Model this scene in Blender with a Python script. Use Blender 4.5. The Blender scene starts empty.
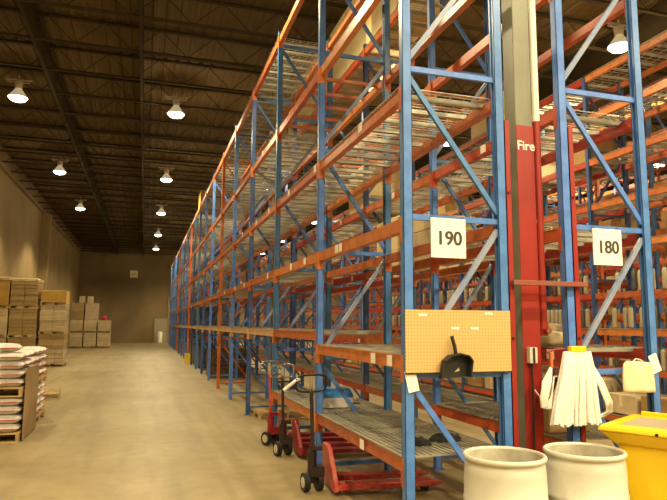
import bpy, bmesh, math, random
from mathutils import Vector, Matrix
random.seed(7)
SC = bpy.context.scene
COL = SC.collection
PI = math.pi

# ---------------------------------------------------------------- materials
def mat(name, col, rough=.5, metal=0., col2=None, nscale=6., ndet=4., lo=.4, hi=.65, bump=0., bscale=30., emit=None, estr=0., rnd=0., spec=.5, stretch=None):
    m = bpy.data.materials.new(name); m.use_nodes = True
    nt = m.node_tree; b = nt.nodes['Principled BSDF']
    b.inputs['Base Color'].default_value = (*col, 1)
    b.inputs['Roughness'].default_value = rough
    b.inputs['Metallic'].default_value = metal
    b.inputs['Specular IOR Level'].default_value = spec
    tc = nt.nodes.new('ShaderNodeTexCoord')
    vec = tc.outputs['Object']
    if stretch:
        mp = nt.nodes.new('ShaderNodeMapping'); mp.inputs['Scale'].default_value = stretch
        nt.links.new(vec, mp.inputs['Vector']); vec = mp.outputs['Vector']
    out = None
    if col2:
        n = nt.nodes.new('ShaderNodeTexNoise'); n.inputs['Scale'].default_value = nscale; n.inputs['Detail'].default_value = ndet
        nt.links.new(vec, n.inputs['Vector'])
        r = nt.nodes.new('ShaderNodeValToRGB')
        r.color_ramp.elements[0].position = lo; r.color_ramp.elements[0].color = (*col, 1)
        r.color_ramp.elements[1].position = hi; r.color_ramp.elements[1].color = (*col2, 1)
        nt.links.new(n.outputs['Fac'], r.inputs['Fac']); out = r.outputs['Color']
        nt.links.new(out, b.inputs['Base Color'])
    if rnd:
        oi = nt.nodes.new('ShaderNodeObjectInfo')
        h = nt.nodes.new('ShaderNodeHueSaturation')
        mr = nt.nodes.new('ShaderNodeMapRange'); mr.inputs['To Min'].default_value = 1 - rnd; mr.inputs['To Max'].default_value = 1 + rnd
        nt.links.new(oi.outputs['Random'], mr.inputs['Value'])
        nt.links.new(mr.outputs['Result'], h.inputs['Value'])
        mr2 = nt.nodes.new('ShaderNodeMapRange'); mr2.inputs['To Min'].default_value = .5 - .03 * rnd * 2; mr2.inputs['To Max'].default_value = .5 + .02 * rnd * 2
        nt.links.new(oi.outputs['Random'], mr2.inputs['Value']); nt.links.new(mr2.outputs['Result'], h.inputs['Hue'])
        if out is not None: nt.links.new(out, h.inputs['Color'])
        else: h.inputs['Color'].default_value = (*col, 1)
        nt.links.new(h.outputs['Color'], b.inputs['Base Color'])
    if bump:
        n2 = nt.nodes.new('ShaderNodeTexNoise'); n2.inputs['Scale'].default_value = bscale; n2.inputs['Detail'].default_value = 5
        nt.links.new(vec, n2.inputs['Vector'])
        bp = nt.nodes.new('ShaderNodeBump'); bp.inputs['Strength'].default_value = bump; bp.inputs['Distance'].default_value = .02
        nt.links.new(n2.outputs['Fac'], bp.inputs['Height']); nt.links.new(bp.outputs['Normal'], b.inputs['Normal'])
    if emit:
        b.inputs['Emission Color'].default_value = (*emit, 1); b.inputs['Emission Strength'].default_value = estr
    return m

M = {}
M['blue'] = mat('blue_paint', (.085, .215, .58), .38, 0, (.06, .165, .48), 9, rnd=.18)
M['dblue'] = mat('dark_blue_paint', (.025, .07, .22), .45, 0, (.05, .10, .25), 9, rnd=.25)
M['blue_grey'] = mat('worn_blue_paint', (.25, .29, .42), .4, 0, (.16, .23, .42), 5)
M['orange'] = mat('orange_paint', (.56, .175, .05), .4, 0, (.43, .125, .04), 7, rnd=.22)
M['redor'] = mat('red_orange_paint', (.50, .075, .025), .42, 0, (.38, .06, .025), 7, rnd=.25)
M['orange_post'] = mat('orange_post_paint', (.62, .17, .04), .45, 0, (.45, .10, .03), 7)
M['red'] = mat('fire_red_paint', (.29, .020, .014), .4, 0, (.24, .016, .012), 3)
M['faded'] = mat('faded_tan_beam_paint', (.58, .40, .22), .5, 0, (.52, .28, .12), 5)
M['bluewrap'] = mat('dark_blue_wrapped_goods', (.05, .075, .15), .35, 0, (.09, .10, .13), 3, rnd=.3, bump=.4, bscale=6)
M['redbar'] = mat('dull_red_paint', (.24, .06, .04), .5, 0, (.20, .08, .06), 9)
M['jackred'] = mat('jack_red_paint', (.45, .03, .025), .4, 0, (.55, .13, .09), 12)
M['jackred2'] = mat('jack_maroon_paint', (.36, .02, .035), .4, 0, (.25, .015, .02), 12)
M['galv'] = mat('galvanised_wire', (.46, .44, .36), .45, .4, (.32, .31, .27), 4)
M['deckc'] = mat('deck_channel', (.55, .54, .46), .5, .3)
M['black'] = mat('black_rubber', (.015, .014, .013), .55)
M['iron'] = mat('dark_iron', (.035, .025, .022), .45, .3)
M['chrome'] = mat('chrome', (.7, .68, .62), .2, 1.)
M['white'] = mat('white_plastic', (.82, .80, .72), .45)
M['paper'] = mat('paper_label', (.85, .83, .76), .7)
M['ink'] = mat('black_ink', (.04, .04, .045), .6)
M['colgrey'] = mat('column_paint', (.22, .23, .175), .5, 0, (.17, .17, .13), 2.5, lo=.35, hi=.7)
M['peg'] = None
M['drum'] = mat('drum_plastic', (.60, .585, .51), .35, 0, (.53, .51, .43), 3, rnd=.03)
M['drumin'] = mat('drum_inside', (.55, .52, .42), .5, 0, (.40, .36, .27), 8)
M['yellow'] = mat('yellow_plastic', (.86, .60, .012), .33, 0, (.80, .54, .01), 3)
M['yelpaint'] = mat('yellow_paint', (.85, .62, .02), .4)
M['mop'] = mat('mop_yarn', (.88, .86, .80), .9, 0, (.78, .76, .70), 40, bump=.15, bscale=120)
M['cloth'] = mat('cream_cloth', (.74, .62, .42), .85, 0, (.68, .56, .36), 4, bump=.3, bscale=12)
M['blackcloth'] = mat('black_cloth', (.012, .013, .012), .9)
M['card'] = mat('cardboard', (.42, .27, .105), .75, 0, (.36, .225, .085), 3, rnd=.18)
M['cardpale'] = mat('pale_cardboard', (.60, .49, .29), .7, 0, (.52, .42, .25), 3, rnd=.12)
M['cardyel'] = mat('golden_cardboard', (.50, .30, .055), .6, 0, (.42, .25, .05), 4)
M['cream'] = mat('cream_board', (.88, .76, .48), .6, 0, (.80, .66, .36), 2, rnd=.08)
M['wrap'] = mat('shrink_wrapped_card', (.56, .46, .30), .22, 0, (.48, .38, .23), 2.5, rnd=.10, bump=.8, bscale=4, stretch=(1, 1, 3))
M['wrapbrown'] = mat('wrapped_brown_card', (.38, .27, .125), .4, 0, (.34, .235, .105), 2, rnd=.1, bump=.25, bscale=4, stretch=(1, 1, 3))
M['wood'] = mat('pallet_wood', (.55, .40, .19), .75, 0, (.40, .27, .11), 7, rnd=.15, stretch=(1, 1, 6))
M['darkwood'] = mat('dark_crate_wood', (.13, .075, .04), .75, 0, (.08, .05, .03), 7)
M['bag'] = mat('white_woven_bag', (.80, .76, .72), .55, 0, (.62, .57, .53), 5, bump=.4, bscale=14)
M['bagred'] = mat('red_bag_print', (.45, .10, .10), .6)
M['kraft'] = mat('kraft_paper', (.36, .25, .12), .7, 0, (.30, .20, .09), 4)
M['bluebin'] = mat('blue_plastic', (.03, .20, .55), .4)
M['tan'] = mat('tan_plastic', (.40, .34, .24), .5, rnd=.2)
M['darkgrey'] = mat('dark_grey_plastic', (.10, .10, .09), .5, rnd=.4)
M['refl'] = mat('prismatic_reflector', (.7, .62, .45), .3, .3, emit=(1, .82, .48), estr=.4)
M['green'] = mat('green_plastic', (.05, .16, .07), .45, rnd=.3)
M['sack'] = mat('mixed_sack', (.42, .30, .17), .6, 0, (.10, .09, .07), 13, lo=.42, hi=.56, bump=.9, bscale=18)
M['lamp'] = mat('lamp_metal', (.62, .58, .48), .4, .2)
M['joist'] = mat('joist_paint', (.045, .032, .014), .9, spec=.15)
M['doorgrey'] = mat('grey_door_paint', (.30, .26, .18), .55)

def pegboard():
    m = bpy.data.materials.new('pegboard'); m.use_nodes = True
    nt = m.node_tree; b = nt.nodes['Principled BSDF']; b.inputs['Roughness'].default_value = .5
    tc = nt.nodes.new('ShaderNodeTexCoord'); sx = nt.nodes.new('ShaderNodeSeparateXYZ'); nt.links.new(tc.outputs['Object'], sx.inputs[0])
    sq = []
    for ax in ('X', 'Z'):
        a = nt.nodes.new('ShaderNodeMath'); a.operation = 'PINGPONG'; a.inputs[1].default_value = .0127
        nt.links.new(sx.outputs[ax], a.inputs[0])
        p = nt.nodes.new('ShaderNodeMath'); p.operation = 'POWER'; p.inputs[1].default_value = 2
        nt.links.new(a.outputs[0], p.inputs[0]); sq.append(p)
    ad = nt.nodes.new('ShaderNodeMath'); ad.operation = 'ADD'; nt.links.new(sq[0].outputs[0], ad.inputs[0]); nt.links.new(sq[1].outputs[0], ad.inputs[1])
    lt = nt.nodes.new('ShaderNodeMath'); lt.operation = 'LESS_THAN'; lt.inputs[1].default_value = .0036 ** 2
    nt.links.new(ad.outputs[0], lt.inputs[0])
    mx = nt.nodes.new('ShaderNodeMix'); mx.data_type = 'RGBA'
    mx.inputs['A'].default_value = (.58, .385, .155, 1); mx.inputs['B'].default_value = (.22, .13, .04, 1)
    nt.links.new(lt.outputs[0], mx.inputs['Factor']); nt.links.new(mx.outputs['Result'], b.inputs['Base Color'])
    return m
M['peg'] = pegboard()

def floor_mat():
    m = bpy.data.materials.new('concrete_floor'); m.use_nodes = True
    nt = m.node_tree; b = nt.nodes['Principled BSDF']
    tc = nt.nodes.new('ShaderNodeTexCoord')
    def noise(s, d, st=None, rot=0):
        n = nt.nodes.new('ShaderNodeTexNoise'); n.inputs['Scale'].default_value = s; n.inputs['Detail'].default_value = d
        if st:
            mp = nt.nodes.new('ShaderNodeMapping'); mp.inputs['Scale'].default_value = st; mp.inputs['Rotation'].default_value = (0, 0, rot)
            nt.links.new(tc.outputs['Object'], mp.inputs['Vector']); nt.links.new(mp.outputs['Vector'], n.inputs['Vector'])
        else: nt.links.new(tc.outputs['Object'], n.inputs['Vector'])
        return n
    a = noise(.55, 6); c = noise(5, 8); s = noise(1.0, 4, (3.0, .25, 1))
    r = nt.nodes.new('ShaderNodeValToRGB'); r.color_ramp.elements[0].position = .3; r.color_ramp.elements[0].color = (.27, .205, .100, 1)
    r.color_ramp.elements[1].position = .72; r.color_ramp.elements[1].color = (.37, .295, .16, 1)
    nt.links.new(a.outputs['Fac'], r.inputs['Fac'])
    r2 = nt.nodes.new('ShaderNodeValToRGB'); r2.color_ramp.elements[0].position = .32; r2.color_ramp.elements[0].color = (.85, .84, .82, 1)
    r2.color_ramp.elements[1].position = .55; r2.color_ramp.elements[1].color = (1, 1, 1, 1)
    nt.links.new(c.outputs['Fac'], r2.inputs['Fac'])
    r3 = nt.nodes.new('ShaderNodeValToRGB'); r3.color_ramp.elements[0].position = .35; r3.color_ramp.elements[0].color = (.80, .79, .76, 1)
    r3.color_ramp.elements[1].position = .5; r3.color_ramp.elements[1].color = (1, 1, 1, 1)
    nt.links.new(s.outputs['Fac'], r3.inputs['Fac'])
    def mul(x, y):
        k = nt.nodes.new('ShaderNodeMix'); k.data_type = 'RGBA'; k.blend_type = 'MULTIPLY'; k.inputs['Factor'].default_value = .85
        nt.links.new(x, k.inputs['A']); nt.links.new(y, k.inputs['B']); return k.outputs['Result']
    o = mul(mul(r.outputs['Color'], r2.outputs['Color']), r3.outputs['Color'])
    nt.links.new(o, b.inputs['Base Color'])
    b.inputs['Roughness'].default_value = .48; b.inputs['Specular IOR Level'].default_value = .4
    bp = nt.nodes.new('ShaderNodeBump'); bp.inputs['Strength'].default_value = .15; bp.inputs['Distance'].default_value = .01
    nt.links.new(c.outputs['Fac'], bp.inputs['Height']); nt.links.new(bp.outputs['Normal'], b.inputs['Normal'])
    return m
M['floor'] = floor_mat()
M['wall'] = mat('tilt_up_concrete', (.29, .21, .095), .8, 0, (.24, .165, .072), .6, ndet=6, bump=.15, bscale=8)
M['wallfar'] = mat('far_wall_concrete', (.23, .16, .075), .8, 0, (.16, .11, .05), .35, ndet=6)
M['ceil'] = mat('dark_deck_ceiling', (.125, .088, .038), .9, 0, (.105, .072, .031), .8, spec=.2)
M['ledger'] = mat('ledger_paint', (.20, .145, .07), .7)

# ---------------------------------------------------------------- mesh builder
class MB:
    def __init__(s): s.v = []; s.f = []; s.sm = []
    def add(s, vs, fs, smooth=False):
        n = len(s.v); s.v += [tuple(v) for v in vs]
        s.f += [tuple(i + n for i in f) for f in fs]; s.sm += [smooth] * len(fs)
        return s
    def box(s, x0, x1, y0, y1, z0, z1, T=None):
        vs = [Vector((x, y, z)) for z in (z0, z1) for y in (y0, y1) for x in (x0, x1)]
        if T is not None: vs = [T @ v for v in vs]
        return s.add(vs, [(0, 2, 3, 1), (4, 5, 7, 6), (0, 1, 5, 4), (2, 6, 7, 3), (0, 4, 6, 2), (1, 3, 7, 5)])
    def bar(s, p, q, w, h, up=(0, 0, 1)):
        p, q = Vector(p), Vector(q); d = (q - p).normalized(); u = Vector(up)
        if abs(d.dot(u)) > .99: u = Vector((1, 0, 0))
        a = d.cross(u).normalized(); b = a.cross(d).normalized()
        vs = []
        for c in (p, q):
            for i, j in ((-1, -1), (1, -1), (1, 1), (-1, 1)): vs.append(c + a * (i * w / 2) + b * (j * h / 2))
        return s.add(vs, [(0, 3, 2, 1), (4, 5, 6, 7), (0, 1, 5, 4), (1, 2, 6, 5), (2, 3, 7, 6), (3, 0, 4, 7)])
    def cyl(s, p, q, r, n=12, r2=None, caps=True):
        p, q = Vector(p), Vector(q); d = (q - p).normalized(); u = Vector((0, 0, 1)) if abs(d.z) < .95 else Vector((1, 0, 0))
        a = d.cross(u).normalized(); b = a.cross(d); r2 = r if r2 is None else r2
        vs = [c + (a * math.cos(t) + b * math.sin(t)) * rr for c, rr in ((p, r), (q, r2)) for t in [2 * PI * i / n for i in range(n)]]
        s.add(vs, [(i, (i + 1) % n, n + (i + 1) % n, n + i) for i in range(n)], True)
        if caps:
            s.add(vs[:n], [tuple(range(n))[::-1]]); s.add(vs[n:], [tuple(range(n))])
        return s
    def tube(s, pts, r, n=6):
        pts = [Vector(p) for p in pts]; rings = []; k = len(pts)
        for i, p in enumerate(pts):
            d = (pts[min(i + 1, k - 1)] - pts[max(i - 1, 0)]).normalized()
            u = Vector((0, 0, 1)) if abs(d.z) < .9 else Vector((0, 1, 0))
            a = d.cross(u).normalized(); b = a.cross(d)
            rings += [p + (a * math.cos(2 * PI * j / n) + b * math.sin(2 * PI * j / n)) * r for j in range(n)]
        fs = [(i * n + j, i * n + (j + 1) % n, (i + 1) * n + (j + 1) % n, (i + 1) * n + j) for i in range(k - 1) for j in range(n)]
        s.add(rings, fs, True); s.add(rings[:n], [tuple(range(n))[::-1]]); s.add(rings[-n:], [tuple(range(n))])
        return s
    def lathe(s, prof, n=32, c=(0, 0, 0)):
        vs = [(c[0] + r * math.cos(2 * PI * i / n), c[1] + r * math.sin(2 * PI * i / n), c[2] + z) for r, z in prof for i in range(n)]
        fs = [(k * n + i, k * n + (i + 1) % n, (k + 1) * n + (i + 1) % n, (k + 1) * n + i) for k in range(len(prof) - 1) for i in range(n)]
        return s.add(vs, fs, True)
    def prism(s, pts, d, T=None):
        """pts: outline in XZ plane, extruded along Y by d"""
        n = len(pts); vs = [Vector((x, 0, z)) for x, z in pts] + [Vector((x, d, z)) for x, z in pts]
        if T is not None: vs = [T @ v for v in vs]
        return s.add(vs, [tuple(range(n)), tuple(range(2 * n - 1, n - 1, -1))] + [(i, i + n, (i + 1) % n + n, (i + 1) % n) for i in range(n)])
    def build(s, name, m, parent=None, loc=(0, 0, 0), rot=None, bevel=0, seg=2):
        me = bpy.data.meshes.new(name); me.from_pydata(s.v, [], s.f)
        me.polygons.foreach_set('use_smooth', s.sm); me.materials.append(m); me.update()
        o = bpy.data.objects.new(name, me); COL.objects.link(o); o.location = loc
        if rot: o.rotation_euler = rot
        if parent: o.parent = parent
        if bevel:
            b = o.modifiers.new('bevel', 'BEVEL'); b.width = bevel; b.segments = seg; b.limit_method = 'ANGLE'
        return o

KIDS = {}
def tag(o, label, cat, group=None, kind=None):
    if label: o['label'] = label
    if cat: o['category'] = cat
    if group: o['group'] = group
    if kind: o['kind'] = kind
    return o
def empty(name, loc=(0, 0, 0), rz=0.):
    o = bpy.data.objects.new(name, None); COL.objects.link(o); o.location = loc; o.rotation_euler = (0, 0, rz); o.empty_display_size = .1
    return o
def tree(root):
    kids = {}
    for o in COL.objects:
        if o.parent: kids.setdefault(o.parent.name, []).append(o)
    def rec(o): return (o, [rec(c) for c in kids.get(o.name, [])])
    return rec(root)
def copy_tree(t, parent=None, loc=None, rz=None, label=None, group=None, scale=None):
    o, ch = t; c = o.copy(); COL.objects.link(c)
    if parent: c.parent = parent
    if loc is not None: c.location = loc
    if rz is not None: c.rotation_euler = (0, 0, rz)
    if scale is not None: c.scale = scale
    if label: c['label'] = label
    if group: c['group'] = group
    for k in ch: copy_tree(k, c)
    return c
def struct(mb, name, m, **k):
    o = mb.build(name, m, **k); o['kind'] = 'structure'; return o

# ---------------------------------------------------------------- camera
f, yaw, pit, rol = 604.378, .2997, .1233, .0059
s_, c_, sp, cp = math.sin(yaw), math.cos(yaw), math.sin(pit), math.cos(pit)
R = Vector((c_, -s_, 0)); F = Vector((s_ * cp, c_ * cp, sp)); U = Vector((-s_ * sp, -c_ * sp, cp))
Rc = R * math.cos(rol) + U * math.sin(rol); Uc = -R * math.sin(rol) + U * math.cos(rol)
cam = bpy.data.cameras.new('camera'); co = bpy.data.objects.new('camera', cam); COL.objects.link(co)
mw = Matrix((Rc, Uc, -F)).transposed().to_4x4(); mw.translation = Vector((0, 0, 1.7)); co.matrix_world = mw
cam.sensor_width = 36; cam.lens = f * 36 / 667; cam.clip_end = 200; cam.clip_start = .05
SC.camera = co

# ---------------------------------------------------------------- building shell
XL, XR, YB, YF, ZC = -5.8, 30., -12., 58., 8.6
struct(MB().box(XL - .3, XR + .3, YB - .3, YF + .3, -.3, 0), 'floor', M['floor'])
struct(MB().box(XL - .3, XL, YB, YF, 0, ZC + .4), 'wall_left', M['wall'])
struct(MB().box(XR, XR + .3, YB, YF, 0, ZC + .4), 'wall_right', M['wall'])
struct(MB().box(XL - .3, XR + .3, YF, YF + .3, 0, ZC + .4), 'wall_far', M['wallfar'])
struct(MB().box(XL - .3, XR + .3, YB - .3, YB, 0, ZC + .4), 'wall_back', M['wall'])
cm = MB(); x = XL; pitch = .3
prof = []
while x < XR:
    prof += [(x, ZC), (x + .09, ZC), (x + .12, ZC + .035), (x + .27, ZC + .035)]; x += pitch
prof.append((XR, ZC))
n = len(prof)
cm.add([(a, y, b) for y in (YB, YF) for a, b in prof], [(i, i + 1, n + i + 1, n + i) for i in range(n - 1)])
cm.box(XL - .3, XR + .3, YB, YF, ZC + .4, ZC + .5)
struct(cm, 'ceiling', M['ceil'])
t_i = [0]
def trim(mb, m, **k):
    t_i[0] += 1; return struct(mb, 'trim_%d' % t_i[0], m, **k)
# ledger along the left wall and the pilaster
trim(MB().box(XL, XL + .16, YB, YF, 7.85, ZC - .02), M['ledger'])
trim(MB().box(XL, XL + .45, 36.9, 37.5, 0, 7.85), M['wall'])
# far wall plates
trim(MB().box(1.95, 2.12, YF - .12, YF, 0, 4.2), M['wall'])
# girders along the aisle
for gx, gw in ((-2.63, .06), (-.35, .045), (10.3, .1), (21., .1)):
    trim(MB().box(gx - .05, gx + .05, YB, YF, 8.5, ZC - .01).box(gx - gw * .6, gx + gw * .6, YB, YF, 7.93, 7.95).box(gx - .006, gx + .006, YB, YF, 7.95, 8.5), M['joist'])
# open web joists
jm = MB(); z0, z1 = 7.97, ZC - .02
jm.bar((XL + .2, 0, z0), (XR, 0, z0), .07, .05).bar((XL + .2, 0, z1 - .03), (XR, 0, z1 - .03), .09, .05)
x = XL + .3; up = True
while x + .62 < XR:
    a, b = ((x, 0, z0), (x + .62, 0, z1 - .03)) if up else ((x, 0, z1 - .03), (x + .62, 0, z0))
    jm.bar(a, b, .016, .016); up = not up; x += .62
y = -11.1; first = None
while y < YF - .5:
    if first is None: first = trim(jm, M['joist'], loc=(0, y, 0))
    else:
        t_i[0] += 1; c = first.copy(); c.name = 'trim_%d' % t_i[0]; c.location = (0, y, 0); COL.objects.link(c)
    y += 1.68
# far door
d = struct(MB().box(.85, 1.95, YF - .07, YF, 0, 2.2), 'door_1', M['doorgrey'])
fr = MB().box(.77, .85, YF - .1, YF, 0, 2.28).box(.85, 1.95, YF - .1, YF, 2.2, 2.28); fr.build('door_frame', M['ledger'], d)
MB().cyl((1.8, YF - .14, 1.05), (1.8, YF - .06, 1.05), .04, 10).build('door_handle', M['chrome'], d)

# ---------------------------------------------------------------- lamps
def make_lamp(ang, gl):
    r = empty('high_bay_lamp', (0, 0, 0))
    MB().bar((-.32, 0, .50), (.32, 0, .50), .06, .03).bar((-.28, 0, .44), (.28, 0, .44), .04, .02).bar((0, 0, .47), (0, 0, .62), .03, .03).build('mounting_bracket', M['lamp'], r)
    MB().cyl((0, 0, .26), (0, 0, .44), .09, 16, .11).build('ballast_housing', M['lamp'], r)
    MB().lathe([(.06, .27), (.10, .22), (.17, .12), (.235, 0.03), (.25, .0), (.243, .0), (.225, .03), (.16, .12), (.09, .21), (.05, .26)], 28).build('reflector', M['refl'], r)
    MB().lathe([(.0, -.10), (.10, -.09), (.18, -.06), (.225, -.01), (.23, .03)], 24).build('lens', M['lens'], r)
    L = bpy.data.lights.new('bulb', 'SPOT'); L.energy = LP; L.color = LC; L.shadow_soft_size = .12; L.spot_size = math.radians(ang); L.spot_blend = .45
    o = bpy.data.objects.new('bulb', L); COL.objects.link(o); o.parent = r; o.location = (0, 0, -.30)
    L2 = bpy.data.lights.new('bulb_glow', 'POINT'); L2.energy = LP * gl; L2.color = LC; L2.shadow_soft_size = .1
    o2 = bpy.data.objects.new('bulb_glow', L2); COL.objects.link(o2); o2.parent = r; o2.location = (0, 0, -.34)
    return r
LP = 980.; LC = (1., .81, .46)
M['lens'] = mat('glowing_lens', (.9, .85, .7), .3, emit=(1., .90, .62), estr=14)
lamp0 = make_lamp(114, .03); tag(lamp0, 'x', 'lamp'); LT = tree(lamp0)
lampw = make_lamp(160, .07); tag(lampw, 'x', 'lamp'); LW = tree(lampw)
LP *= 1.25; lampn = make_lamp(150, .06); tag(lampn, 'x', 'lamp'); LN = tree(lampn); LP /= 1.25
lx = [-3.5, .6, 4.9, 9.25, 13.6, 18., 22.4, 26.8]; ly = [-7.2, -3.1, 1., 9.2, 17.37, 25.7, 33.8, 42.3, 50.4]  # second row, just behind the camera, is added to brighten near things
firstl = True
for i, X in enumerate(lx):
    for j, Y in enumerate(ly):
        if X > 14 and (j % 2 or j == 0): continue
        if j == 1 and X > 10: continue
        if i == 0 and Y > 40: continue
        key = (i, j)
        lab = {(0, 4): 'glowing high bay lamp nearest the camera on the left wall side', (0, 5): 'high bay lamp second along the left wall side',
               (0, 6): 'high bay lamp third along the left wall side', (1, 4): 'brightest and nearest high bay lamp over the open aisle',
               (1, 5): 'second high bay lamp over the open aisle, behind the brightest', (1, 6): 'third high bay lamp over the open aisle',
               (1, 7): 'fourth high bay lamp over the open aisle', (1, 8): 'last high bay lamp over the open aisle near the far wall',
               (3, 3): 'bright high bay lamp seen through the right-hand rack frame beside the blue post'}.get(key)
        g = None
        if not lab:
            lab = 'high bay lamp hanging among or beyond the racks or behind the camera' if X > 1 or Y < 12 else 'distant high bay lamp beyond the third on the left wall side'
            g = 'high bay lamps over the racks' if X > 1 or Y < 12 else 'distant lamps on the left wall side'
        if firstl:
            o = lamp0; o.location = (X, Y, 7.6); o['label'] = lab; firstl = False
            if g: o['group'] = g
        else: copy_tree(LT if i == 0 else LN if Y < 2 else LW, loc=((9.46, 9.95, 7.64) if (i, j) == (3, 3) else (X, Y, 7.68)), rz=0, label=lab, group=g); 
for o_, ch_ in LW[1] + LN[1]: bpy.data.objects.remove(o_)
bpy.data.objects.remove(lampw); bpy.data.objects.remove(lampn)
for o in list(COL.objects):
    if o.name.startswith('high_bay_lamp') and not o.parent:
        if o['label'].startswith(('high bay lamp hanging', 'distant')): o['group'] = 'high bay lamps over the racks' if o['label'].startswith('high bay lamp h') else 'distant lamps on the left wall side'
        elif 'group' in o: del o['group']

# ---------------------------------------------------------------- pallet racks
W, S = .845, 2.463
def slots(mb, x, z0, z1): pass
def post_mb(h, y=0., x=0.):
    """open lipped channel 76 x 72 with the open side facing the rack inside"""
    m = MB(); a, b, t = .038, .036, .004
    sg = 1 if x < .4 else -1
    m.box(x - a, x + a, y - b, y - b + t, .012, h)                     # end face
    m.box(x - a, x + a, y + b - t, y + b, .012, h)
    xo = x - a * sg
    m.box(min(xo, xo + t * sg), max(xo, xo + t * sg), y - b, y + b, .012, h)
    xi = x + a * sg
    for s in (-1, 1): m.box(min(xi, xi - t * sg), max(xi, xi - t * sg), min(y + s * b, y + s * (b - .02)), max(y + s * b, y + s * (b - .02)), .012, h)
    return m
HZ = [.14, 1.32, 2.55, 3.77, 5.0, 6.22]
DG = [((.03, 1.25), (.815, .22)), ((.815, 2.48), (.03, 1.39)), ((.03, 3.70), (.815, 2.62)), ((.03, 3.86), (.815, 4.93)), ((.03, 6.15), (.815, 5.07))]
def upright(parent, y, m, mb2, detail=True, h=6.46):
    if detail:
        u = MB(); u.box(-.07, .07, y - .06, y + .06, 0, .012).box(W - .07, W + .07, y - .06, y + .06, 0, .012)
        u = u.build('upright_frame', m, parent)
        post_mb(h, y, 0).build('post', m, u); post_mb(h, y, W).build('post', m, u)
        for z in HZ: MB().bar((.03, y, z), (W - .03, y, z), .03, .045).build('brace', mb2, u)
        for k, (p, q) in enumerate(DG): MB().bar((p[0], y, p[1]), (q[0], y, q[1]), .03, .042).build('brace', M['blue_grey'] if k in (1, 3) else m, u)
        return u
    u = MB()
    for xx in (0, W): u.box(xx - .038, xx + .038, y - .036, y + .036, 0, h)
    for z in HZ: u.bar((.03, y, z), (W - .03, y, z), .03, .04)
    for p, q in DG: u.bar((p[0], y, p[1]), (q[0], y, q[1]), .03, .04)
    return u.build('upright_frame', m, parent)
def beam_mb(x, front=True, conn=True):
    m = MB(); s = -1 if front else 1
    m.box(x - .022, x + .022, .04, S - .04, -.052, .052)
    m.box(min(x - s * .022, x - s * .045), max(x - s * .022, x - s * .045), .04, S - .04, -.052, .022)
    if conn:
        for y0, y1 in ((.036, .042), (S - .042, S - .036)): m.box(x - .038, x + .038, y0, y1, -.15, .055)
        xo = x + s * .0385
        for y0, y1 in ((-.0, .042), (S - .042, S + .0)): m.box(min(xo, xo + s * .005), max(xo, xo + s * .005), y0, y1, -.15, .055)
    return m
def deck_mb(y0, y1, px=.1, py=.05, t=.006, ch=3, lift=.052):
    m = MB(); n = int((y1 - y0) / py)
    for i in range(n + 1):
        y = y0 + (y1 - y0) * i / n; m.box(-.03, W + .03, y - t / 2, y + t / 2, lift, lift + t)
    k = int((W + .06) / px)
    for i in range(k + 1):
        x = -.03 + (W + .06) * i / k; m.box(x - t / 2, x + t / 2, y0, y1, lift + t, lift + 2 * t)
    for i in range(ch):
        y = y0 + (y1 - y0) * (i + .5) / ch; m.box(.024, W - .024, y - .022, y + .022, lift - .035, lift)
    return m
def bars_mb():
    m = MB()
    for i in range(5):
        y = .25 + i * .48; m.box(.024, W - .024, y - .02, y + .02, .01, .05)
    return m
ME = {}
def cached(name, key, fn, m, parent, z):
    k = (key, m.name)
    if k not in ME:
        o = fn().build(name, m); ME[k] = o.data
        o.parent = parent; o.location = (0, 0, z); return o
    o = bpy.data.objects.new(name, ME[k]); COL.objects.link(o); o.parent = parent; o.location = (0, 0, z); return o
def sticker(parent, x, y, w=.10, h=.085):
    MB().box(x - .003, x, y - w / 2, y + w / 2, -h / 2, h / 2).build('label_sticker', M['paper'], parent)

def bay(loc, levels, um, bm, detail=2, stick=(), bars=(), ub=None, label='', group=None, rm=None, end=False, name='pallet_rack', nodeck=(), rm2=None):
    r = empty(name, loc); tag(r, label, 'rack', group)
    upright(r, 0, um, ub or um, detail >= 2)
    if end: upright(r, S, um, um, detail >= 2)
    for i, z in enumerate(levels):
        cn = detail >= 1
        b = cached('beam', 'bf%d' % cn, lambda: beam_mb(-.0, True, cn), bm, r, z)
        cached('beam', 'br%d' % cn, lambda: beam_mb(W, False, cn), rm or bm, r, z)
        if rm2 and i == 0: b.data = b.data.copy(); b.data.materials[0] = rm2
        for (lv, sy) in stick:
            if lv == i: sticker(b, -.0455, sy)
        if i in nodeck: continue
        if i in bars: cached('support_bars', 'sb', bars_mb, bm, r, z)
        elif detail >= 2:
            if i == 0 and levels[0] < 1:
                cached('wire_deck', 'dd0', lambda: deck_mb(.05, 1.22, .05, .025, .009, 3), M['galv'], r, z)
                cached('wire_deck', 'dd1', lambda: deck_mb(1.25, S - .05, .05, .025, .009, 3), M['galv'], r, z)
            else:
                cached('wire_deck', 'd0', lambda: deck_mb(.05, 1.22, .12, .06, .0055, 4), M['galv'], r, z)
                cached('wire_deck', 'd1', lambda: deck_mb(1.25, S - .05, .12, .06, .0055, 4), M['galv'], r, z)
        else: cached('wire_deck', 'dl', lambda: deck_mb(.05, S - .05, .17, .11, .008, 7), M['galv'], r, z)
    return r

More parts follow.
